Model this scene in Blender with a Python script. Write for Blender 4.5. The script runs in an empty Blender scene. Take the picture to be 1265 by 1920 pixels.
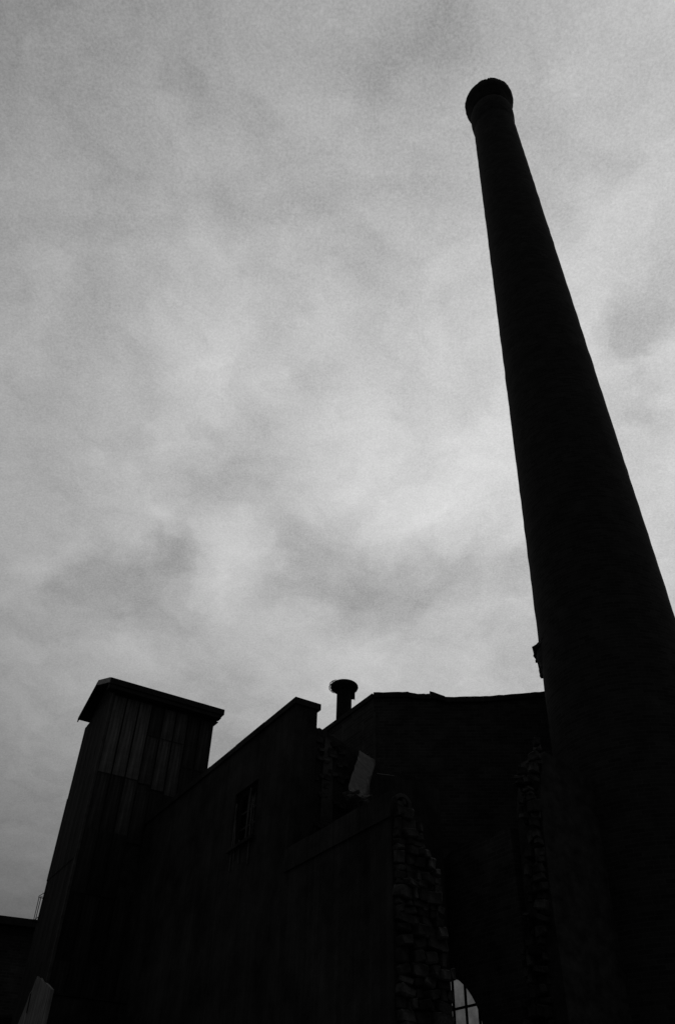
import bpy, bmesh, math, random
from mathutils import Matrix, Vector
random.seed(7)
R = math.radians
sc = bpy.context.scene
COL = sc.collection

# ------------------------------------------------------------------ camera
cam = bpy.data.cameras.new('camera')
cam.sensor_fit = 'VERTICAL'; cam.sensor_height = 36.0; cam.sensor_width = 36.0
cam.lens = 36.0 * 1493.0 / 1920.0            # 28 mm on upright 35 mm film
cam.clip_end = 6000
cam_o = bpy.data.objects.new('camera', cam); COL.objects.link(cam_o)
cam_o.matrix_world = Matrix.Translation((0, 0, 1.6)) @ Matrix.Rotation(R(90 + 40.85), 4, 'X') @ Matrix.Rotation(R(1.92), 4, 'Z')
sc.camera = cam_o

# ------------------------------------------------------------------ view
sc.view_settings.view_transform = 'Standard'
sc.view_settings.look = 'None'
sc.view_settings.exposure = 0.0
sc.view_settings.gamma = 1.0
sc.view_settings.use_curve_mapping = False

# ------------------------------------------------------------------ sky: overcast cloud deck, veiled sun behind the chimney
SUN_AZ, SUN_EL = 23.0, 45.0
def dirv(az, el):
    return (math.sin(R(az)) * math.cos(R(el)), math.cos(R(az)) * math.cos(R(el)), math.sin(R(el)))
world = bpy.data.worlds.new('World'); sc.world = world; world.use_nodes = True
nt = world.node_tree; nt.nodes.clear(); N = nt.nodes; LK = nt.links
def sock(n, i, v):
    if hasattr(v, 'is_linked') or isinstance(v, bpy.types.NodeSocket): LK.new(v, n.inputs[i])
    else: n.inputs[i].default_value = v
def M(op, a, b=0.0, c=None, clamp=False):
    n = N.new('ShaderNodeMath'); n.operation = op; n.use_clamp = clamp
    sock(n, 0, a); sock(n, 1, b)
    if c is not None: sock(n, 2, c)
    return n.outputs[0]
def VM(op, a, b=None, s=None):
    n = N.new('ShaderNodeVectorMath'); n.operation = op
    sock(n, 0, a)
    if b is not None: sock(n, 1, b)
    if s is not None: sock(n, 'Scale', s)
    return n.outputs['Value'] if op in ('DOT_PRODUCT', 'LENGTH', 'DISTANCE') else n.outputs['Vector']
def NOISE(vec, scale, detail, rough, dist=0.0):
    n = N.new('ShaderNodeTexNoise'); sock(n, 'Vector', vec)
    n.inputs['Scale'].default_value = scale; n.inputs['Detail'].default_value = detail
    n.inputs['Roughness'].default_value = rough; n.inputs['Distortion'].default_value = dist
    return n
def SMOOTH(v, a, b, lo=0.0, hi=1.0):
    n = N.new('ShaderNodeMapRange'); n.interpolation_type = 'SMOOTHSTEP'
    sock(n, 0, v); n.inputs[1].default_value = a; n.inputs[2].default_value = b
    n.inputs[3].default_value = lo; n.inputs[4].default_value = hi
    return n.outputs[0]
tc = N.new('ShaderNodeTexCoord')
D = VM('NORMALIZE', tc.outputs['Generated'])
sep = N.new('ShaderNodeSeparateXYZ'); LK.new(D, sep.inputs[0])
zc = M('MAXIMUM', sep.outputs['Z'], 0.0)
deck = VM('SCALE', D, s=M('DIVIDE', 1.0, M('ADD', zc, 0.35)))       # the cloud layer seen from below
warp = NOISE(deck, 4.5, 6, 0.62)
W = VM('ADD', D, VM('SCALE', VM('SUBTRACT', warp.outputs['Color'], (0.5, 0.5, 0.5)), s=0.17))
W = VM('NORMALIZE', W)
deck2 = VM('ADD', deck, VM('SCALE', VM('SUBTRACT', warp.outputs['Color'], (0.5, 0.5, 0.5)), s=0.22))
big = NOISE(deck, 1.9, 3, 0.5, 0.3).outputs[0]
mid = NOISE(VM('ADD', deck2, (3.1, 1.7, 0.4)), 6.0, 4, 0.55).outputs[0]
puff = NOISE(VM('ADD', deck2, (0.6, 2.9, 7.1)), 17.0, 7, 0.60).outputs[0]
fine = NOISE(VM('ADD', deck, (1.3, 5.7, 2.4)), 430.0, 2, 0.8).outputs[0]
clouds = M('ADD', 1.0, M('MULTIPLY', M('SUBTRACT', big, 0.5), 0.34))
clouds = M('ADD', clouds, M('MULTIPLY', M('SUBTRACT', mid, 0.5), 0.42))
clouds = M('ADD', clouds, M('MULTIPLY', M('SUBTRACT', puff, 0.5), 0.52))
clouds = M('ADD', clouds, M('MULTIPLY', M('SUBTRACT', fine, 0.5), 0.55))
# the thicker and thinner banks of this particular sky: azimuth, elevation, half width in degrees, strength
BANKS = [(34.2, 50.8, 2.4, -0.24), (32.6, 50.0, 2.0, -0.20), (29.5, 45.0, 2.6, -0.20), (30.2, 46.2, 1.8, -0.10), (31.5, 61.5, 3.5, -0.10), (30.0, 57.5, 3.0, 0.10),
         (13.0, 32.5, 5.0, -0.20), (15.5, 34.5, 3.0, -0.08), (9.0, 28.6, 6.0, 0.18), (-2.0, 29.5, 5.0, 0.10),
         (-17.5, 34.3, 3.6, -0.20), (-14.0, 34.0, 3.4, -0.18), (-20.5, 31.3, 2.8, -0.12), (-18.0, 37.6, 2.6, 0.18),
         (-14.5, 37.0, 1.6, -0.16), (-8.8, 36.8, 3.0, 0.22), (-4.0, 36.2, 3.2, -0.18), (0.5, 35.4, 3.6, -0.20),
         (5.0, 35.6, 3.2, -0.20), (8.5, 36.4, 2.4, -0.18), (8.0, 38.5, 2.2, 0.16), (3.5, 38.4, 2.0, 0.12),
         (13.0, 74.0, 5.0, -0.16), (-5.0, 66.0, 8.0, -0.12), (-30.0, 56.0, 6.0, -0.12), (-9.0, 43.5, 4.5, -0.14),
         (-19.0, 54.5, 4.5, 0.16), (-14.5, 49.0, 4.5, 0.18), (-9.5, 46.5, 2.5, -0.10), (5.0, 47.7, 7.0, 0.18), (12.0, 42.0, 6.0, 0.12),
         (-50.0, 69.0, 10.0, -0.24), (0.0, 76.0, 4.0, 0.10), (45.0, 61.0, 6.0, 0.10)]
for az, el, rad, amp in BANKS:
    amp *= 0.68
    dt = VM('DOT_PRODUCT', W, dirv(az, el))
    clouds = M('ADD', clouds, SMOOTH(dt, math.cos(R(rad * 1.45)), math.cos(R(rad * 0.1)), 0.0, amp))
cs = VM('DOT_PRODUCT', D, dirv(SUN_AZ, SUN_EL))
glow = M('POWER', M('ADD', M('MULTIPLY', cs, 0.5), 0.5), 3.5)       # brightest towards the veiled sun
glow = M('ADD', M('MULTIPLY', glow, 0.90), 0.10)
horizon = SMOOTH(zc, -0.05, 0.60, 0.10, 1.0)   # overcast skies darken towards the horizon
lum = M('MULTIPLY', M('MULTIPLY', glow, horizon), clouds)
lum = M('MULTIPLY', lum, 5.25)
sky = N.new('ShaderNodeTexSky'); sky.sky_type = 'NISHITA'; sky.sun_disc = False
sky.sun_elevation = R(SUN_EL); sky.sun_rotation = R(SUN_AZ)
sky.air_density = 1.0; sky.dust_density = 3.0
bw = N.new('ShaderNodeRGBToBW'); LK.new(sky.outputs[0], bw.inputs[0])
lum = M('ADD', lum, M('MULTIPLY', bw.outputs[0], 0.02))              # a little clear sky glimmers through the deck
bg = N.new('ShaderNodeBackground'); LK.new(lum, bg.inputs[0]); bg.inputs[1].default_value = 0.10
out = N.new('ShaderNodeOutputWorld'); LK.new(bg.outputs[0], out.inputs[0])

sun = bpy.data.lights.new('sun', 'SUN'); sun.energy = 0.5; sun.angle = R(20); sun.color = (1, 1, 1)
sun_o = bpy.data.objects.new('sun', sun); COL.objects.link(sun_o)
sun_o.rotation_euler = (-Vector(dirv(SUN_AZ, SUN_EL))).to_track_quat('-Z', 'Y').to_euler()

# ------------------------------------------------------------------ materials (black-and-white photograph: greys only)
MATS = {}
def mat(name, base, var=0.5, scale=3.0, rough=0.9, bump=0.25, brick=None, streak=0.0, rand=0.0, metal=0.0):
    m = bpy.data.materials.new(name); m.use_nodes = True; MATS[name] = m
    t = m.node_tree; n = t.nodes; l = t.links; p = n['Principled BSDF']
    co = n.new('ShaderNodeTexCoord')
    mp = n.new('ShaderNodeMapping'); l.new(co.outputs['Object'], mp.inputs[0])
    ns = n.new('ShaderNodeTexNoise'); ns.inputs['Scale'].default_value = scale; ns.inputs['Detail'].default_value = 9
    ns.inputs['Roughness'].default_value = 0.66; l.new(mp.outputs[0], ns.inputs['Vector'])
    rp = n.new('ShaderNodeMapRange'); l.new(ns.outputs[0], rp.inputs[0])
    rp.inputs[1].default_value = 0.3; rp.inputs[2].default_value = 0.7
    rp.inputs[3].default_value = base * (1 - var); rp.inputs[4].default_value = base * (1 + var)
    val = rp.outputs[0]; height = ns.outputs[0]
    if streak:
        m2 = n.new('ShaderNodeMapping'); m2.inputs['Scale'].default_value = (9, 9, 0.35); l.new(co.outputs['Object'], m2.inputs[0])
        s = n.new('ShaderNodeTexNoise'); s.inputs['Scale'].default_value = 1.6; s.inputs['Detail'].default_value = 5; l.new(m2.outputs[0], s.inputs['Vector'])
        r2 = n.new('ShaderNodeMapRange'); l.new(s.outputs[0], r2.inputs[0]); r2.inputs[1].default_value = 0.35; r2.inputs[2].default_value = 0.7
        r2.inputs[3].default_value = 1 - streak; r2.inputs[4].default_value = 1 + streak
        mu = n.new('ShaderNodeMath'); mu.operation = 'MULTIPLY'; l.new(val, mu.inputs[0]); l.new(r2.outputs[0], mu.inputs[1]); val = mu.outputs[0]
    if rand:
        oi = n.new('ShaderNodeObjectInfo')
        r3 = n.new('ShaderNodeMapRange'); l.new(oi.outputs['Random'], r3.inputs[0]); r3.inputs[3].default_value = 1 - rand; r3.inputs[4].default_value = 1 + rand
        mu = n.new('ShaderNodeMath'); mu.operation = 'MULTIPLY'; l.new(val, mu.inputs[0]); l.new(r3.outputs[0], mu.inputs[1]); val = mu.outputs[0]
    if brick:
        # brick = 'round' uses angle and height, 'flat' uses the wall's own length and height
        sx = n.new('ShaderNodeSeparateXYZ'); l.new(co.outputs['Object'], sx.inputs[0])
        cx = n.new('ShaderNodeCombineXYZ')
        if brick == 'round':
            at = n.new('ShaderNodeMath'); at.operation = 'ARCTAN2'; l.new(sx.outputs[1], at.inputs[0]); l.new(sx.outputs[0], at.inputs[1])
            ml = n.new('ShaderNodeMath'); ml.operation = 'MULTIPLY'; l.new(at.outputs[0], ml.inputs[0]); ml.inputs[1].default_value = 1.4
            l.new(ml.outputs[0], cx.inputs[0])
        else:
            ad = n.new('ShaderNodeMath'); l.new(sx.outputs[0], ad.inputs[0]); l.new(sx.outputs[1], ad.inputs[1]); l.new(ad.outputs[0], cx.inputs[0])
        l.new(sx.outputs[2], cx.inputs[1])
        bt = n.new('ShaderNodeTexBrick'); l.new(cx.outputs[0], bt.inputs['Vector']); bt.inputs['Scale'].default_value = 1.0
        bt.inputs['Brick Width'].default_value = 0.23; bt.inputs['Row Height'].default_value = 0.075; bt.inputs['Mortar Size'].default_value = 0.006
        bt.inputs['Color1'].default_value = (1.2, 1.2, 1.2, 1); bt.inputs['Color2'].default_value = (0.65, 0.65, 0.65, 1); bt.inputs['Mortar'].default_value = (1.5, 1.5, 1.5, 1)
        mu = n.new('ShaderNodeMath'); mu.operation = 'MULTIPLY'; l.new(val, mu.inputs[0]); l.new(bt.outputs['Color'], mu.inputs[1]); val = mu.outputs[0]
        sb = n.new('ShaderNodeMath'); sb.operation = 'SUBTRACT'; l.new(ns.outputs[0], sb.inputs[0]); l.new(bt.outputs['Fac'], sb.inputs[1]); height = sb.outputs[0]
    cc = n.new('ShaderNodeCombineColor')
    for i in range(3): l.new(val, cc.inputs[i])
    l.new(cc.outputs[0], p.inputs['Base Color'])
    p.inputs['Roughness'].default_value = rough; p.inputs['Metallic'].default_value = metal
    p.inputs['Specular IOR Level'].default_value = 0.06
    bp = n.new('ShaderNodeBump'); bp.inputs['Strength'].default_value = bump; bp.inputs['Distance'].default_value = 0.03
    l.new(height, bp.inputs['Height']); l.new(bp.outputs[0], p.inputs['Normal'])
    return m
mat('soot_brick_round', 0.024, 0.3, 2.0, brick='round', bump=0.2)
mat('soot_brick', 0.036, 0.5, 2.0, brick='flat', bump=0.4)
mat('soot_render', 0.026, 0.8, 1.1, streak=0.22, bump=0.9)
mat('rubble', 0.038, 0.8, 7.0, bump=1.0, rand=0.65)
mat('core', 0.03, 0.6, 5.0, bump=0.9)
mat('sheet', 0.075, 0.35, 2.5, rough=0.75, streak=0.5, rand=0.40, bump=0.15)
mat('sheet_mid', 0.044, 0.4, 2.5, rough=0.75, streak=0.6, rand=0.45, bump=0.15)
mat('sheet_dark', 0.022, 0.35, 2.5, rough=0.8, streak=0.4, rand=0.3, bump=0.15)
mat('trim', 0.055, 0.4, 5.0, rough=0.8)
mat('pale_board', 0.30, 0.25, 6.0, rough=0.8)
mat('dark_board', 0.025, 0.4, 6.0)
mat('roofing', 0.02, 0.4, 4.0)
mat('iron', 0.02, 0.4, 8.0, rough=0.85)
mat('cement', 0.043, 0.3, 4.0, streak=0.2, bump=0.4)
mat('whitewash', 0.18, 0.30, 3.0, streak=0.35, bump=0.4)
mat('yard', 0.10, 0.5, 0.6, bump=0.6)
g = bpy.data.materials.new('grimy_glass'); g.use_nodes = True; MATS['grimy_glass'] = g
t = g.node_tree; n = t.nodes; l = t.links; n.clear()
o_ = n.new('ShaderNodeOutputMaterial'); tr = n.new('ShaderNodeBsdfTransparent'); gl = n.new('ShaderNodeBsdfGlossy'); mx = n.new('ShaderNodeMixShader')
gl.inputs['Roughness'].default_value = 0.25; gl.inputs['Color'].default_value = (.3, .3, .3, 1)
tcg = n.new('ShaderNodeTexCoord'); ng = n.new('ShaderNodeTexNoise'); ng.inputs['Scale'].default_value = 7; ng.inputs['Detail'].default_value = 8; l.new(tcg.outputs['Object'], ng.inputs[0])
rg = n.new('ShaderNodeMapRange'); l.new(ng.outputs[0], rg.inputs[0]); rg.inputs[1].default_value = 0.3; rg.inputs[2].default_value = 0.7; rg.inputs[3].default_value = 0.60; rg.inputs[4].default_value = 0.80
cg = n.new('ShaderNodeCombineColor')
for i in range(3): l.new(rg.outputs[0], cg.inputs[i])
l.new(cg.outputs[0], tr.inputs['Color']); mx.inputs[0].default_value = 0.06
l.new(tr.outputs[0], mx.inputs[1]); l.new(gl.outputs[0], mx.inputs[2]); l.new(mx.outputs[0], o_.inputs[0])

# ------------------------------------------------------------------ mesh helpers
def prism(bm, pts, v0, v1, plane='xz'):
    """closed prism of a simple polygon; plane xz is pushed along y, yz along x, xy along z"""
    def P(a, b, v): return (a, v, b) if plane == 'xz' else (v, a, b) if plane == 'yz' else (a, b, v)
    A = [bm.verts.new(P(a, b, v0)) for a, b in pts]; B = [bm.verts.new(P(a, b, v1)) for a, b in pts]
    k = len(pts)
    fs = [bm.faces.new(A), bm.faces.new(B[::-1])]
    for i in range(k):
        j = (i + 1) % k; fs.append(bm.faces.new((A[j], A[i], B[i], B[j])))
    bmesh.ops.recalc_face_normals(bm, faces=fs)
def box(bm, x0, x1, y0, y1, z0, z1):
    prism(bm, [(x0, y0), (x1, y0), (x1, y1), (x0, y1)], z0, z1, 'xy')
def obj(name, bm, m, parent=None, loc=None, rot=None, smooth=False):
    me = bpy.data.meshes.new(name); bm.to_mesh(me); bm.free()
    me.materials.append(MATS[m])
    if smooth:
        for f in me.polygons: f.use_smooth = True
    o = bpy.data.objects.new(name, me); COL.objects.link(o)
    if parent: o.parent = parent
    if loc: o.location = loc
    if rot: o.rotation_euler = rot
    return o
def part(name, m, parent, fn, *a, **k):
    bm = bmesh.new(); fn(bm, *a, **k); return obj(name, bm, m, parent)
def thing(name, label, cat, loc=(0, 0, 0), rz=0.0, group=None):
    o = bpy.data.objects.new(name, None); COL.objects.link(o); o.location = loc; o.rotation_euler = (0, 0, rz)
    o.empty_display_size = 0.3
    o['label'] = label; o['category'] = cat
    if group: o['group'] = group
    return o
def rock(bm, cx, cy, cz, sx, sy, sz, jit=0.22, rnd=random):
    """one roughly squared rubble stone with knocked-off corners"""
    res = bmesh.ops.create_cube(bm, size=1.0)
    vs = res['verts']
    for v in vs:
        v.co = Vector((v.co.x * sx * (1 + rnd.uniform(-jit, jit)), v.co.y * sy * (1 + rnd.uniform(-jit, jit)), v.co.z * sz * (1 + rnd.uniform(-jit, jit))))
    es = list({e for v in vs for e in v.link_edges})
    bmesh.ops.bevel(bm, geom=es, offset=min(sx, sy, sz) * rnd.uniform(0.08, 0.20), segments=1, affect='EDGES', profile=0.6)
    for v in bm.verts: v.co += Vector((rnd.uniform(-1, 1) * sx, rnd.uniform(-1, 1) * sy, rnd.uniform(-1, 1) * sz)) * 0.05
    for v in bm.verts: v.co += Vector((cx, cy, cz))
def ragged(p0, p1, n, amp, seed):
    rr = random.Random(seed); o = []
    for i in range(1, n):
        t_ = i / n; o.append((p0[0] + (p1[0] - p0[0]) * t_, p0[1] + (p1[1] - p0[1]) * t_ + rr.uniform(-amp, amp)))
    return o
def lathe(bm, prof, seg, cx=lambda z: 0.0, cy=lambda z: 0.0, cap=True, jit=0.0, seed=0):
    rr = random.Random(seed); rings = []
    for r, z in prof:
        ring = []
        for i in range(seg):
            a = 2 * math.pi * i / seg; q = r * (1 + rr.uniform(-jit, jit))
            ring.append(bm.verts.new((cx(z) + q * math.cos(a), cy(z) + q * math.sin(a), z)))
        rings.append(ring)
    for A, B in zip(rings, rings[1:]):
        for i in range(seg):
            j = (i + 1) % seg; bm.faces.new((A[i], A[j], B[j], B[i]))
    if cap: bm.faces.new(rings[0][::-1]); bm.faces.new(rings[-1])
def tube(bm, pts, r, seg=8):
    pts = [Vector(p) for p in pts]; rings = []
    for i, p in enumerate(pts):
        d = (pts[min(i + 1, len(pts) - 1)] - pts[max(i - 1, 0)]).normalized()
        u = d.orthogonal().normalized()
        if rings:
            u = (pu - d * pu.dot(d)).normalized()
        pu = u; w = d.cross(u)
        rings.append([bm.verts.new(p + r * (math.cos(2 * math.pi * k / seg) * u + math.sin(2 * math.pi * k / seg) * w)) for k in range(seg)])
    for A, B in zip(rings, rings[1:]):
        for k in range(seg): bm.faces.new((A[k], A[(k + 1) % seg], B[(k + 1) % seg], B[k]))
    bm.faces.new(rings[0][::-1]); bm.faces.new(rings[-1])

A1, A2 = R(120), R(30)      # the two building directions of the works: left-away and right-away
D1 = Vector((-0.5, 0.8660254, 0)); D2 = Vector((0.8660254, 0.5, 0))

# ------------------------------------------------------------------ ground
bm = bmesh.new(); s_ = 3000
bm.faces.new([bm.verts.new(v) for v in ((-s_, -s_, 0), (s_, -s_, 0), (s_, s_, 0), (-s_, s_, 0))])
gr = obj('ground', bm, 'yard'); gr['kind'] = 'structure'; gr['label'] = 'dark dirt yard around the works'

# ------------------------------------------------------------------ factory chimney
ch = thing('factory_chimney', 'tall tapering round soot-black brick chimney with a flared crown', 'chimney', (5.92, 14.865, 0))
LX, LY = 0.929 * 0.00549, -0.370 * 0.00549            # it leans a hand's breadth to one side
fx = lambda z: LX * z; fy = lambda z: LY * z
rad = lambda z: 1.733 - 0.02455 * z
bm = bmesh.new()
prof = []; rr = random.Random(14)
for k in range(0, 125):                                # slightly uneven courses
    prof.append((rad(k * 0.3) + rr.uniform(-.006, .006), k * 0.3))
lathe(bm, prof, 80, fx, fy, jit=0.0022, seed=3)
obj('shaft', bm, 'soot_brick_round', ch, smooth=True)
bm = bmesh.new()
lathe(bm, [(0.80, 35.9), (0.85, 36.15), (0.885, 36.5), (0.905, 36.85), (0.905, 37.1), (0.89, 37.35), (0.855, 37.55), (0.80, 37.62)], 64, fx, fy, jit=0.003, seed=4)
obj('neck_ring', bm, 'soot_brick_round', ch, smooth=True)
bm = bmesh.new()
lathe(bm, [(0.78, 37.66), (0.84, 37.9), (0.92, 38.12), (0.99, 38.28), (1.035, 38.42), (1.05, 38.55), (1.045, 38.72), (1.0, 38.80), (0.70, 38.82), (0.68, 38.1)], 64, fx, fy, jit=0.008, seed=5)
crown = obj('crown', bm, 'soot_brick_round', ch, smooth=True)
rr = random.Random(11)
for i in range(16):                                    # loose and broken bricks round the crown's rim
    a = R(-110 + i * 9.5 + rr.uniform(-3, 3)) if i < 11 else R(rr.uniform(0, 360))
    bm = bmesh.new(); rock(bm, 0, 0, 0, 0.13, 0.20, 0.07, 0.2, rr)
    o = obj('brick', bm, 'soot_brick', crown, (fx(38.5) + 0.985 * math.cos(a), fy(38.5) + 0.985 * math.sin(a), 38.72 + rr.uniform(-.03, .06)), (rr.uniform(-.2, .2), rr.uniform(-.2, .2), a + rr.uniform(-.3, .3)))
# what is left of a projecting ledge on the side towards the works
bm = bmesh.new()
am = math.atan2(0.370, -0.929); prev = None
pr = [(0.00, 11.06), (0.07, 10.99), (0.165, 10.90), (0.14, 10.87), (0.09, 10.85), (0.085, 10.72), (0.05, 10.56), (0.02, 10.46), (0.03, 10.42), (0.00, 10.33)]
rr = random.Random(5); rings = []
for k in range(9):
    a = am + R(-26 + k * 6.5); fade = 1.0 if 1 < k < 7 else 0.25; ring = []
    for dr, z in pr:
        q = rad(z) - 0.03 + (dr + 0.03) * fade * (1 + rr.uniform(-.25, .10) * (k != 4)); ring.append(bm.verts.new((fx(z) + q * math.cos(a), fy(z) + q * math.sin(a), z + (rr.uniform(-.02, .02) if k != 4 else 0))))
    rings.append(ring)
for A, B in zip(rings, rings[1:]):
    for i in range(len(pr) - 1): bm.faces.new((A[i], B[i], B[i + 1], A[i + 1]))
bmesh.ops.recalc_face_normals(bm, faces=bm.faces)
ledge = obj('broken_ledge', bm, 'soot_brick', ch)
for k, (dr, z, sz) in enumerate([(0.06, 10.66, .08), (0.045, 10.50, .10), (0.03, 10.40, .09), (0.09, 10.80, .07)]):
    bm = bmesh.new(); rock(bm, 0, 0, 0, 0.10, 0.16, sz, 0.25, rr)
    obj('brick', bm, 'soot_brick', ledge, (fx(z) + (rad(z) + dr - .03) * math.cos(am), fy(z) + (rad(z) + dr - .03) * math.sin(am), z), (0.1 * k, 0.2, am + .2 * k))

# ------------------------------------------------------------------ main mill building behind
mb = thing('mill_building', 'tall soot-black mill block with a ragged wall top behind the vent pipe', 'building', (0.99, 16.97, 0), math.atan2(-0.082, 0.9966))
top = [(0.0, 10.55), (0.15, 10.55), (0.3, 10.55), (0.5, 10.555), (0.62, 10.56), (0.80, 10.58), (0.86, 10.58), (0.97, 10.54), (1.1, 10.535), (1.31, 10.53), (1.64, 10.45), (2.0, 10.44), (2.48, 10.45), (3.22, 10.51), (3.94, 10.575), (5.5, 10.70), (7.4, 10.8)]
poly = [(0, 0), (0.55, 0), (0.55, 6.0), (3.2, 6.0), (3.2, 0), (7.4, 0)] + top[::-1]
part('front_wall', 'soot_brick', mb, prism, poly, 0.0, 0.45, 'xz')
rr = random.Random(21)
# capping along the broken wall head, in lengths, each a little out of line
caps = [(0.00, 0.80, 10.668, 10.680), (0.80, 0.98, 10.680, 10.632), (0.98, 1.31, 10.632, 10.622), (1.64, 2.48, 10.543, 10.545), (2.48, 3.22, 10.545, 10.602), (3.22, 3.95, 10.602, 10.666), (3.95, 5.5, 10.666, 10.80), (5.5, 7.4, 10.80, 10.90)]
for x0, x1, z0, z1 in caps:
    pts = [(x0, z0 - .13), (x1, z1 - .13), (x1, z1)] + [(x, z + rr.uniform(-.012, .004)) for x, z in ragged((x1, z1), (x0, z0), 7, 0.0, 1)] + [(x0, z0)]
    part('capping_slab', 'soot_render', mb, prism, pts, -0.05, 0.50, 'xz')
part('bent_flashing', 'iron', mb, prism, [(1.312, 10.672), (1.40, 10.648), (1.50, 10.605), (1.66, 10.540), (1.66, 10.42), (1.33, 10.50), (1.33, 10.64)], -0.08, 0.48, 'xz')
# left wall along D1, in this building's own frame
inv = Matrix.Rotation(-mb.rotation_euler.z, 3, 'Z'); e1 = inv @ D1; e2 = inv @ D2
def quad(bm, pts, z0, z1): prism(bm, pts, z0, z1, 'xy')
def L2(a, b): v = e1 * a + e2 * b; return (v.x, v.y)
part('side_wall', 'soot_brick', mb, quad, [L2(0.0, 0.0), L2(7.0, 0.0), L2(7.0, 0.45), L2(0.26, 0.45)], 0.0, 10.54)
part('eave_board', 'dark_board', mb, quad, [L2(0.02, -0.03), L2(7.0, -0.03), L2(7.0, 0.20), L2(0.10, 0.20)], 10.545, 10.665)
part('roof', 'roofing', mb, quad, [(0.6, 0.52), (7.4, 0.52), (7.4, 6.0), L2(6.9, 0.5)], 10.25, 10.45)
part('corner_strip', 'trim', mb, quad, [(-0.01, -0.012), (0.05, -0.012), (0.05, 0.0), (-0.01, 0.0)], 8.2, 10.2)
bx = L2(6.9, 0.45)[0]
part('back_wall', 'soot_brick', mb, prism, [(bx, 0), (1.0, 0), (1.0, 7.8), (6.4, 7.8), (6.4, 0), (7.4, 0), (7.4, 10.2), (bx, 10.2)], 6.0, 6.4, 'xz')

# vent pipe standing on that roof
vp = thing('vent_pipe', 'round iron vent pipe with a flared mushroom cowl on the mill roof', 'vent pipe', (0.335, 18.8, 10.44))
bm = bmesh.new(); lathe(bm, [(0.200, -0.02), (0.196, 0.6), (0.194, 1.22), (0.21, 1.26)], 28); obj('pipe', bm, 'iron', vp, smooth=True)
bm = bmesh.new(); lathe(bm, [(0.196, 0.0), (0.24, 0.005), (0.24, 0.03), (0.2, 0.06)], 28, cap=False); obj('base_flange', bm, 'iron', vp, smooth=True)
bm = bmesh.new()
lathe(bm, [(0.19, 1.20), (0.23, 1.225), (0.29, 1.255), (0.345, 1.30), (0.362, 1.345), (0.355, 1.385), (0.325, 1.415), (0.26, 1.45), (0.16, 1.475), (0.04, 1.48)], 36, jit=0.006, seed=2)
cowl = obj('cowl', bm, 'iron', vp, smooth=True)
for k in range(7):                                      # frayed wire guard on one side of the cowl
    a = R(150 + k * 11); q = 0.37 + 0.012 * (k % 3)
    bm = bmesh.new(); tube(bm, [(math.cos(a) * 0.30, math.sin(a) * 0.30, 1.25), (math.cos(a) * q, math.sin(a) * q, 1.29), (math.cos(a) * (q + .02), math.sin(a) * (q + .02), 1.38), (math.cos(a + .05) * (q - .05), math.sin(a + .05) * (q - .05), 1.45), (math.cos(a) * 0.22, math.sin(a) * 0.22, 1.475)], 0.007, 6)
    obj('guard_wire', bm, 'iron', cowl)
part('hanging_bracket', 'iron', vp, prism, [(0.19, 1.03), (0.262, 1.03), (0.272, 1.00), (0.278, 1.00), (0.278, 1.26), (0.19, 1.26)], -0.05, 0.05, 'xz')

# ------------------------------------------------------------------ workshop: long rendered wall from the pier to the tower
K = (-0.635, 13.32, 0)
ws = thing('workshop', 'sooty rendered workshop wall with a broken window, ending in a square pier', 'building', K, A1)
def holed_wall(bm):
    X0, X1, Z1 = 0.0, 7.58, 8.45; a, b, c, d = 1.32, 2.28, 6.46, 7.50
    prism(bm, [(X0, 0), (a, 0), (a, Z1), (X0, Z1)], -0.45, 0, 'xz')
    prism(bm, [(b, 0), (X1, 0), (X1, Z1), (b, Z1)], -0.45, 0, 'xz')
    prism(bm, [(a, 0), (b, 0), (b, c), (a, c)], -0.45, 0, 'xz')
    prism(bm, [(a, d), (b, d), (b, Z1), (a, Z1)], -0.45, 0, 'xz')
part('outer_wall', 'soot_render', ws, holed_wall)
for i in range(6):                                      # coping stones
    x0 = -0.03 + i * 1.27
    part('coping_stone', 'soot_render', ws, box, x0, x0 + 1.262, -0.505, 0.035, 8.455, 8.575 + (0.008 if i % 2 else 0))
win = part('window', 'dark_board', ws, lambda bm: (box(bm, 1.32, 1.39, -.20, -.10, 6.46, 7.50), box(bm, 2.21, 2.28, -.20, -.10, 6.46, 7.50), box(bm, 1.39, 2.21, -.20, -.10, 6.46, 6.53), box(bm, 1.39, 2.21, -.20, -.10, 7.43, 7.50)))
part('sill', 'soot_render', win, box, 1.27, 2.33, -0.12, 0.07, 6.40, 6.458)
for x in (1.645, 1.925): part('glazing_bar', 'trim', win, box, x, x + .03, -.17, -.12, 6.53, 7.43)
for z in (6.80, 7.10): part('glazing_bar', 'trim', win, box, 1.391, 2.209, -.165, -.125, z, z + .03)
rr = random.Random(31)
for ix, x0 in enumerate((1.395, 1.68, 1.96)):
    for iz, z0 in enumerate((6.535, 6.835, 7.135)):
        if (ix, iz) in ((0, 1), (1, 0), (0, 2)): continue      # knocked out
        w_, h_ = 0.245, 0.26
        pts = [(x0, z0), (x0 + w_, z0), (x0 + w_, z0 + h_), (x0, z0 + h_)]
        if (ix, iz) in ((1, 1), (2, 0)): pts = [(x0, z0), (x0 + w_, z0), (x0 + w_, z0 + h_ * .8), (x0 + w_ * .6, z0 + h_ * .35), (x0 + .1 * w_, z0 + h_ * .7)]
        part('pane', 'grimy_glass', win, prism, pts, -0.149, -0.143, 'xz')
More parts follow.
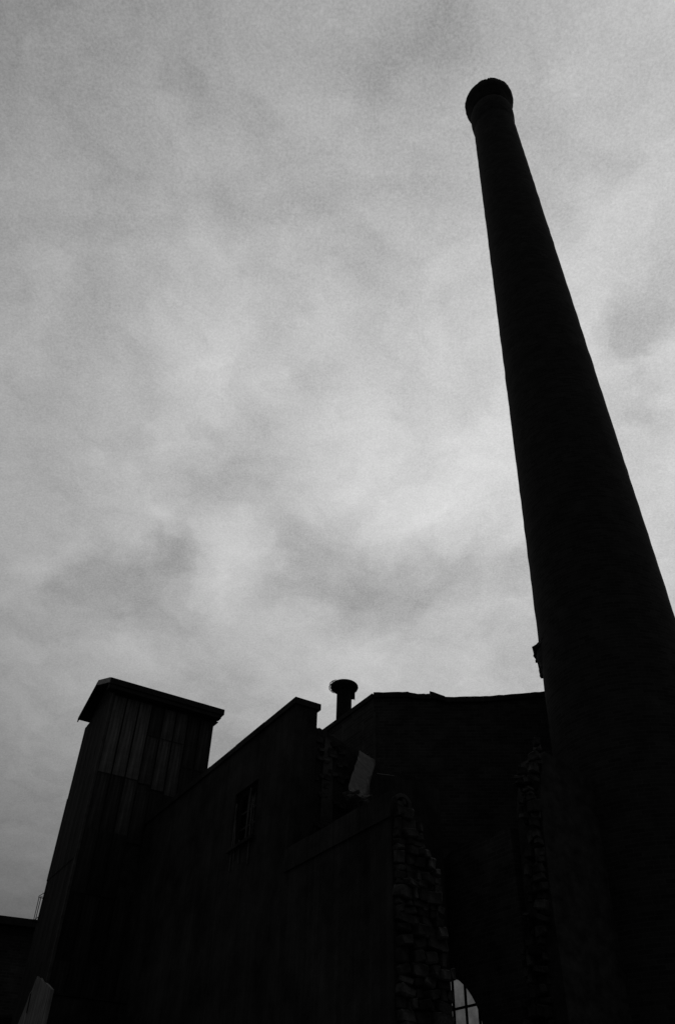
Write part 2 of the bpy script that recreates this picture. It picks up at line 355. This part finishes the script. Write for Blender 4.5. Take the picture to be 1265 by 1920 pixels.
for k, (x, z0, z1, lean) in enumerate([(1.42, 6.0, 7.1, .03), (1.60, 6.45, 7.42, -.05), (2.02, 6.2, 7.0, .10), (2.16, 6.05, 7.3, -.02), (1.80, 6.1, 6.55, .05)]):
    bm = bmesh.new(); prism(bm, [(x, z0), (x + .05, z0 + .03), (x + .05 + lean, z1), (x + lean, z1 - .05)], 0.004, 0.02, 'xz'); obj('broken_slat', bm, 'trim', win)
# cross wall from the pier to the mill, its head fallen in
ct = [(-0.45, 8.19), (-0.50, 8.13), (-0.54, 8.155), (-0.60, 8.135), (-0.655, 8.165), (-0.69, 8.15), (-0.71, 8.09), (-0.80, 8.07), (-1.0, 8.02), (-1.2, 7.93), (-1.4, 7.95), (-1.8, 7.80), (-2.4, 7.62), (-2.9, 7.66), (-3.22, 7.6)]
cw = part('cross_wall', 'soot_render', ws, prism, [(-0.45, 0)] + ct + [(-3.22, 0)], 0.06, 0.50, 'yz')
for k, (y, z, s) in enumerate([(-.50, 8.15, .07), (-.58, 8.15, .08), (-.66, 8.155, .075), (-.82, 8.07, .1), (-1.05, 8.0, .12), (-1.3, 7.94, .11), (-1.6, 7.88, .13), (-2.0, 7.76, .14)]):
    bm = bmesh.new(); rock(bm, 0, 0, 0, s * 1.6, s * 1.2, s * .8, 0.25, rr); obj('loose_stone', bm, 'rubble', cw, (0.16 + .05 * (k % 3), y, z - .015), (0, 0, .4 * k))
for k in range(34):                                     # stones laid bare where the render has come off the cross wall
    y, z = rr.uniform(-1.12, -0.50), 7.95 - abs(rr.gauss(0, .75)); q_ = rr.uniform(.06, .15)
    bm = bmesh.new(); rock(bm, 0, 0, 0, .06, q_ * 1.5, q_ * .8, .25, rr); obj('stone', bm, 'rubble' if k % 2 else 'core', cw, (0.055, y, z), (rr.uniform(-.2, .2), 0, rr.uniform(-.15, .15)))
part('roof', 'roofing', ws, box, 0.52, 7.55, -3.20, -0.47, 7.75, 7.95)
part('render_strip', 'whitewash' if False else 'trim', ws, prism, [(-0.62, 6.0), (-0.84, 6.0), (-0.86, 6.8), (-0.83, 7.4), (-0.80, 7.95), (-0.66, 8.02), (-0.63, 7.2)], 0.035, 0.058, 'yz')

# buttress with a sloping cement cap leaning against the cross wall
bt = thing('buttress', 'leaning masonry buttress with a pale sloping cement cap against the cross wall', 'buttress', K, A1)
TL, TR, BR, BL = Vector((-0.03, -1.355, 7.89)), Vector((0.03, -1.74, 7.82)), Vector((-0.95, -0.876, 6.627)), Vector((-1.033, -0.50, 6.626))
def slope(bm, lift, z_low=None, inset=0.0):
    c = (TL + TR + BR + BL) / 4
    tops = [p + (c - p) * inset + Vector((0, 0, lift)) for p in (TL, TR, BR, BL)]
    bots = [Vector((p.x, p.y, 0.0)) if z_low is not None else p - Vector((0, 0, 0.09)) for p in tops]
    a = [bm.verts.new(p) for p in tops]; b = [bm.verts.new(p) for p in bots]
    bm.faces.new(a); bm.faces.new(b[::-1])
    for i in range(4): bm.faces.new((a[i], b[i], b[(i + 1) % 4], a[(i + 1) % 4]))
    bmesh.ops.recalc_face_normals(bm, faces=bm.faces)
part('pier', 'soot_brick', bt, slope, -0.12, 0.0, 0.42)
def rough_cap(bm):
    rc = random.Random(8); nu, nv = 6, 12; g_ = []
    for lay in (0.0, -0.08):
        G = []
        for b in range(nv + 1):
            row = []
            for a in range(nu + 1):
                p = TL.lerp(TR, a / nu).lerp(BL.lerp(BR, a / nu), b / nv) + Vector((0, 0, lay))
                if lay == 0.0:
                    e = 0.010 if a in (0, nu) or b == 0 else 0.001
                    if b == nv: e = 0.03
                    p += Vector((rc.uniform(-e, e), rc.uniform(-e, e), rc.uniform(-e, e) * .35))
                row.append(bm.verts.new(p))
            G.append(row)
        g_.append(G)
    for b in range(nv):
        for a in range(nu):
            for G in g_: bm.faces.new((G[b][a], G[b][a + 1], G[b + 1][a + 1], G[b + 1][a]))
    T, B = g_
    rim = [(0, a) for a in range(nu)] + [(b, nu) for b in range(nv)] + [(nv, a) for a in range(nu, 0, -1)] + [(b, 0) for b in range(nv, 0, -1)]
    for k in range(len(rim)):
        (b0, a0), (b1, a1) = rim[k], rim[(k + 1) % len(rim)]
        bm.faces.new((T[b0][a0], T[b1][a1], B[b1][a1], B[b0][a0]))
    bmesh.ops.recalc_face_normals(bm, faces=bm.faces)
cap = part('sloping_cap', 'cement', bt, rough_cap)
for k in range(12):
    t_ = (k % 6) / 5; p = BL.lerp(BR, t_) + Vector((-.08, .05, -.10)) * (k // 6); bm = bmesh.new(); q_ = rr.uniform(.6, 1.3); rock(bm, 0, 0, 0, .12 * q_, .09 * q_, .06, .3, rr)
    obj('cement_lump', bm, 'cement' if k % 3 else 'rubble', cap, (p.x - .04 + rr.uniform(-.05, .03), p.y + rr.uniform(-.03, .03), p.z - .035 + rr.uniform(-.04, .0)), (rr.uniform(-.5, .5), .5, rr.uniform(0, 3)))
part('iron_rod', 'trim', bt, lambda bm: tube(bm, [(-0.2, -1.62, 7.45), (-0.24, -1.80, 7.455), (-0.27, -1.95, 7.46)], 0.012, 6))

# ------------------------------------------------------------------ ruined low wall carrying on from the pier towards the camera
rw = thing('ruined_wall', 'low ruined wall with a torn rubble end carrying on from the pier', 'wall', K, A1)
sec = [(0.03, 0), (0.03, 5.80), (-0.10, 5.78), (-0.20, 5.66), (-0.38, 5.44), (-0.46, 5.25), (-0.62, 4.98), (-0.66, 4.5), (-0.67, 0)]
part('wall_body', 'soot_render', rw, prism, sec, -3.02, -0.035, 'yz')
for i in range(4):
    x0 = -3.04 + i * 0.752
    part('coping_stone', 'cement' if False else 'soot_render', rw, prism, [(0.055, 5.50), (0.055, 5.845 + (.012 if i % 2 else 0)), (-0.02, 5.86), (-0.12, 5.80), (-0.03, 5.72), (0.032, 5.50)], x0, x0 + 0.746, 'yz')
rr = random.Random(77); z = 0.0; cnt = 0
edge = lambda z: 0.69 if z < 4.45 else 0.69 - (z - 4.45) * 0.11 if z < 4.95 else max(0.12, 0.63 - (z - 4.95) * 0.62)
def torn(rr, z, parent, pos, h, l_):
    dp = rr.uniform(0.10, 0.26) if z > 2.6 else rr.uniform(.2, .3)
    bm = bmesh.new(); rock(bm, 0, 0, 0, dp, l_ * rr.uniform(.8, 1.08), h * rr.uniform(.75, 1.08), 0.20, rr)
    tone = math.sin(z * 4.3 + 1.0) + math.sin(z * 9.1) * .6 + rr.uniform(-1.1, 1.1)  # paler bare stones and darker covered ones come in clusters
    obj('stone', bm, 'rubble' if tone > -0.1 else 'core', parent, pos, (rr.uniform(-.25, .25), rr.uniform(-.2, .2), rr.uniform(-.35, .35)))
while z < 5.70:                                         # rubble of the torn end, stone by stone
    h = rr.uniform(0.06, 0.17) if z > 2.6 else rr.uniform(.18, .26); w = edge(z + h / 2) + rr.uniform(-.05, .05); y = 0.01
    while y > -w + 0.03:
        l_ = min(rr.uniform(0.07, 0.24) if z > 2.6 else rr.uniform(.2, .34), w + y + 0.02)
        torn(rr, z, rw, (-3.05 + rr.uniform(-.07, .06), y - l_ / 2, z + h / 2), h, l_)
        y -= l_
    z += h * 0.97
bm = bmesh.new()
pf = [(0.095, -.05), (0.145, -.05), (0.145, .35), (0.095, .35)]
lathe(bm, pf + [pf[0]], 24, cap=False); bmesh.ops.recalc_face_normals(bm, faces=bm.faces)
obj('clay_pipe_end', bm, 'rubble', rw, (-3.08, -0.09, 5.66), (0, R(90), 0), smooth=True)

# ------------------------------------------------------------------ hoist tower clad in sheet iron
tw = thing('hoist_tower', 'narrow hoist tower clad in streaked sheet iron under a small gabled roof', 'tower', (-5.74, 19.16, 0), A2)
def core(bm):
    prism(bm, [(0.03, 0.03), (2.85, 0.03), (2.85, 2.37), (0.03, 2.37)], 0, 11.62, 'xy')
    prism(bm, [(0.04, 11.60), (2.36, 11.60), (1.15, 12.22)], 0.05, 2.83, 'yz')
part('core', 'core', tw, core)
def sheet(bm, w, h, n=1, amp=0.005):
    k = n * 8; pts = [(w * i / k, -amp * math.cos(2 * math.pi * n * i / k)) for i in range(k + 1)]
    prism(bm, pts + [(x, y + 0.006) for x, y in pts[::-1]], 0, h, 'xy')
rr = random.Random(9); cache = {}
def add_sheet(face, u, z0, w, h, m, off=0.0):
    key = (round(w, 3), round(h, 3), m)
    if key in cache: o = bpy.data.objects.new('cladding_sheet', cache[key]); COL.objects.link(o); o.parent = tw
    else:
        bm = bmesh.new(); sheet(bm, w - (.035 if m != 'sheet_dark' else .015), h); o = obj('cladding_sheet', bm, m, tw); cache[key] = o.data
    o.location = (u, 0.005 - off, z0) if face == 'front' else (0.005 - off, u + w, z0)
    o.rotation_euler = (rr.uniform(-.002, .002), 0, 0) if face == 'front' else (0, 0, R(-90))
cols = [0.06 + i * 0.352 for i in range(8)]
for i, x in enumerate(cols):
    if i < 3: rows = [(9.48, 2.06, .016), (8.09, 1.41, .002), (6.70, 1.41, .014)]
    elif i < 6: rows = [(10.70, 0.84, .018), (9.25, 1.47, .004), (7.85, 1.42, .016)]
    else: rows = [(10.10, 1.44, .012), (8.7, 1.42, .003)]
    for k, (z0, h, off) in enumerate(rows):
        if i >= 3 and k: dz = rr.uniform(-.22, .22); z0 += dz; h -= dz
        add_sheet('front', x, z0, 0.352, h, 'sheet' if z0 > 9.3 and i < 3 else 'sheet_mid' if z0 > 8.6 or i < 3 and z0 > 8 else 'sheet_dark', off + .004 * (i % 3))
    if i < 4:
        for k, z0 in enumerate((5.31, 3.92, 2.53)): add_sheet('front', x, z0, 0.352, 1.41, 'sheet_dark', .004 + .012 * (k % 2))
for i in range(5):
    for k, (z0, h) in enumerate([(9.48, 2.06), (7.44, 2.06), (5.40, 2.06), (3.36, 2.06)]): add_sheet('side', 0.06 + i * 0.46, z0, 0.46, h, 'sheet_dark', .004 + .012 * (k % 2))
part('corner_post', 'trim', tw, box, -0.018, 0.045, -0.022, 0.045, 0, 11.60)
part('corner_post', 'dark_board', tw, box, 2.84, 2.895, -0.015, 0.04, 0, 11.60)
part('plinth', 'soot_brick', tw, box, -0.03, 2.9, -0.03, 2.42, 0, 2.4)
def roof_slope(bm, y0, z0, y1, z1, x0=-0.20, x1=3.08):
    prism(bm, [(y0, z0), (y1, z1), (y1, z1 - .07), (y0, z0 - .07)], x0, x1, 'yz')
roof = part('roof', 'roofing', tw, roof_slope, -0.20, 11.885, 1.10, 12.40)
part('far_slope', 'roofing', roof, roof_slope, 2.50, 11.86, 1.101, 12.40)
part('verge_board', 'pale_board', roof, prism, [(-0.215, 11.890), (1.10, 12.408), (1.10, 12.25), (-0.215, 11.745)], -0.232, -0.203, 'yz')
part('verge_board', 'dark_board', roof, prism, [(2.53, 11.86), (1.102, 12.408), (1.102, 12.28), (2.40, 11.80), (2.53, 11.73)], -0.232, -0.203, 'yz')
part('eave_board', 'dark_board', roof, box, -0.202, 3.085, -0.228, -0.203, 11.735, 11.892)
part('soffit', 'dark_board', roof, box, -0.19, 3.02, -0.20, 0.0, 11.62, 11.80)
part('end_board', 'dark_board', roof, prism, [(-0.22, 11.73), (2.5, 11.73), (2.5, 11.85), (1.10, 12.38), (-0.22, 11.87)], 3.03, 3.078, 'yz')
part('soffit_bracket', 'dark_board', roof, prism, [(2.89, 11.42), (2.89, 11.61), (3.05, 11.61)], 0.02, 0.10, 'xz')

# little steel guard on the tower's flank
gd = thing('guard_bracket', 'thin steel guard frame bracketed to the side of the hoist tower', 'bracket', tuple(Vector((-5.74, 19.16, 6.48)) + D1 * 2.2), A2)
for nm, pts in (('hoop', [(0.02, 0, 0.70), (-0.134, 0, 0.565), (0.02, 0, 0.550)]), ('hoop', [(0.02, 0, 0.16), (-0.136, 0, 0.006), (0.02, 0, 0.002)])):
    bm = bmesh.new(); tube(bm, pts, 0.011, 6); obj(nm, bm, 'iron', gd)
for x0, x1, y in ((-0.085, -0.080, 0.0), (-0.108, -0.100, 0.10)):
    bm = bmesh.new(); tube(bm, [(x0, y, 0.56), (x1, y, 0.02)], 0.009, 6); obj('upright', bm, 'iron', gd)
bm = bmesh.new(); tube(bm, [(-0.134, 0, 0.565), (-0.12, 0.10, 0.56), (0.02, 0.12, 0.556)], 0.009, 6); obj('hoop', bm, 'iron', gd)
bm = bmesh.new(); tube(bm, [(-0.136, 0, 0.006), (-0.12, 0.10, 0.01), (0.02, 0.12, 0.01)], 0.009, 6); obj('hoop', bm, 'iron', gd)

# small pale gabled outhouse at the foot of the tower
oh = thing('outhouse', 'small whitewashed gabled outhouse against the foot of the hoist tower', 'outhouse', (-5.74, 19.16, 0), A2)
part('gable_wall', 'whitewash', oh, prism, [(-0.91, 0), (2.38, 0), (2.38, 3.10), (1.33, 4.31), (1.05, 4.60), (0.90, 4.82), (0.78, 4.86), (0.62, 5.10), (0.50, 5.03), (0.30, 5.02), (0.0, 4.90), (-0.3, 4.84), (-0.91, 4.64)], -0.085, -0.036, 'yz')
part('front_wall', 'soot_render', oh, box, -0.034, 1.6, -0.905, -0.86, 0, 4.55)
part('end_wall', 'soot_render', oh, box, 1.55, 1.6, -0.855, -0.04, 0, 4.6)
part('slit_window', 'iron', oh, prism, [(0.70, 4.42), (0.80, 4.44), (0.86, 4.78), (0.77, 4.82)], -0.092, -0.087, 'yz')
part('roof_sheet', 'roofing', oh, prism, [(-0.93, 4.56), (-0.04, 4.56), (-0.04, 4.63), (-0.93, 4.60)], -0.03, 1.65, 'yz')

# ------------------------------------------------------------------ far low shed on the left
sh = thing('low_shed', 'long low dark shed with a flat eave beyond the hoist tower', 'shed', (-9.368, 25.323, 0), R(21))
part('wall', 'soot_brick', sh, box, -9.0, 5.5, 0.0, 6.0, 0, 7.35)
part('eave_board', 'dark_board', sh, box, -9.1, 5.6, -0.25, -0.21, 7.36, 7.56)
part('roof', 'roofing', sh, prism, [(-0.20, 7.40), (-0.20, 7.55), (3.0, 8.0), (6.2, 7.55), (6.2, 7.40)], -9.1, 5.6, 'yz')
for i in range(4):
    w_ = part('window', 'iron', sh, box, -7.6 + i * 2.6, -6.6 + i * 2.6, -0.02, 0.0, 3.6, 5.2)
    part('pane', 'grimy_glass', w_, box, -7.55 + i * 2.6, -6.65 + i * 2.6, -0.03, -0.022, 3.65, 5.15)

# ------------------------------------------------------------------ wall with the arched window
aw = thing('arched_window_wall', 'dark masonry wall with a tall arched iron window, sky showing through it', 'wall', (3.2, 13.6, 0), A1)
CX, HW, SP = 2.42, 1.17, 3.44
arc = [(CX + HW * math.cos(a), SP + HW * math.sin(a)) for a in [math.pi * i / 28 for i in range(29)]]
def arch_wall(bm):
    x0, x1, zt = 0.16, 3.70, 6.5
    prism(bm, [(x0, 0), (CX - HW, 0), (CX - HW, SP), (x0, SP)], -0.40, 0, 'xz')
    prism(bm, [(CX + HW, 0), (x1, 0), (x1, SP), (CX + HW, SP)], -0.40, 0, 'xz')
    prism(bm, [(CX - HW, 0), (CX + HW, 0), (CX + HW, 1.0), (CX - HW, 1.0)], -0.40, 0, 'xz')
    prism(bm, [(x0, SP)] + arc[::-1] + [(x1, SP), (x1, zt)] + ragged((x1, zt), (x0, zt), 12, .12, 4) + [(x0, zt)], -0.40, 0, 'xz')
part('masonry', 'soot_brick', aw, arch_wall)
bm = bmesh.new()
out_ = [(CX + HW * .998 * math.cos(a), SP + HW * .998 * math.sin(a)) for a in [math.pi * i / 28 for i in range(29)]]
in_ = [(CX + (HW - .045) * math.cos(a), SP + (HW - .045) * math.sin(a)) for a in [math.pi * i / 28 for i in range(29)]]
prism(bm, [(CX + HW - .003, 1.0)] + out_ + [(CX - HW + .003, 1.0), (CX - HW + .045, 1.0)] + in_[::-1] + [(CX + HW - .045, 1.0)], -0.24, -0.18, 'xz')
aww = obj('window', bm, 'iron', aw)
xs = [1.60 + 0.33 * i for i in range(6)]; zs = [1.95, 3.02, 4.10]
def ztop(x): return SP + math.sqrt(max(0, (HW - .04) ** 2 - (x - CX) ** 2))
for x in xs: part('glazing_bar', 'iron', aww, box, x - .017, x + .017, -.225, -.195, 1.0, ztop(x))
for z in zs:
    hw = HW - .04 if z <= SP else math.sqrt((HW - .04) ** 2 - (z - SP) ** 2)
    part('glazing_bar', 'iron', aww, box, CX - hw, CX + hw, -.222, -.198, z - .018, z + .018)
xb = [CX - HW + .04] + xs + [CX + HW - .04]; zb = [1.0] + zs + [9.9]
for i in range(len(xb) - 1):
    for j in range(len(zb) - 1):
        a, b, c, d = xb[i] + .005, xb[i + 1] - .005, zb[j] + .004, zb[j + 1] - .004
        if j < 3 and zb[j + 1] <= SP: pts = [(a, c), (b, c), (b, d), (a, d)]
        else:
            s_ = [a + (b - a) * k / 6 for k in range(7)]
            tp = [(x, min(d, ztop(x) - .004)) for x in s_]
            tp = [(x, z) for x, z in tp if z > c + .01]
            if len(tp) < 2: continue
            pts = [(tp[0][0], c), (tp[-1][0], c)] + tp[::-1]
        part('pane', 'grimy_glass', aww, prism, pts, -0.213, -0.207, 'xz')

# ------------------------------------------------------------------ torn stub of wall against the chimney
st = thing('wall_stub', 'torn stub of a rubble wall standing against the chimney foot', 'wall', (3.3, 13.4, 0), A2)
part('wall_body', 'core', st, prism, [(0.10, 0), (1.70, 0), (1.70, 7.45), (1.0, 7.6), (0.42, 7.72), (0.30, 7.4), (0.16, 6.8), (0.10, 5.5)], -0.27, 0.33, 'xz')
prof = [(0.0, -.02, .50), (3.9, 0.0, .46), (4.65, -.03, .37), (5.15, -.2, .16), (6.3, -.27, .05), (6.8, -.27, .08), (7.2, -.22, .17), (7.5, -.28, -.08), (7.8, -.42, -.2)]
def lim(z):
    for a, b in zip(prof, prof[1:]):
        if a[0] <= z <= b[0]:
            t_ = (z - a[0]) / (b[0] - a[0]); return a[1] + (b[1] - a[1]) * t_, a[2] + (b[2] - a[2]) * t_
    return prof[-1][1:]
rr = random.Random(101); z = 0.0
while z < 7.75:
    h = rr.uniform(0.07, 0.19) if z > 2.6 else rr.uniform(.2, .28); y0, y1 = lim(z + h / 2); y = y0 + rr.uniform(-.05, .05); y1 += rr.uniform(-.06, .06)
    while y < y1 - 0.03:
        l_ = min(rr.uniform(0.07, 0.24) if z > 2.6 else rr.uniform(.2, .34), y1 - y + .03)
        torn(rr, z, st, (0.10 + max(0, z - 6.6) * .12 + rr.uniform(-.09, .07), y + l_ / 2, z + h / 2), h, l_)
        y += l_
    z += h * 0.97
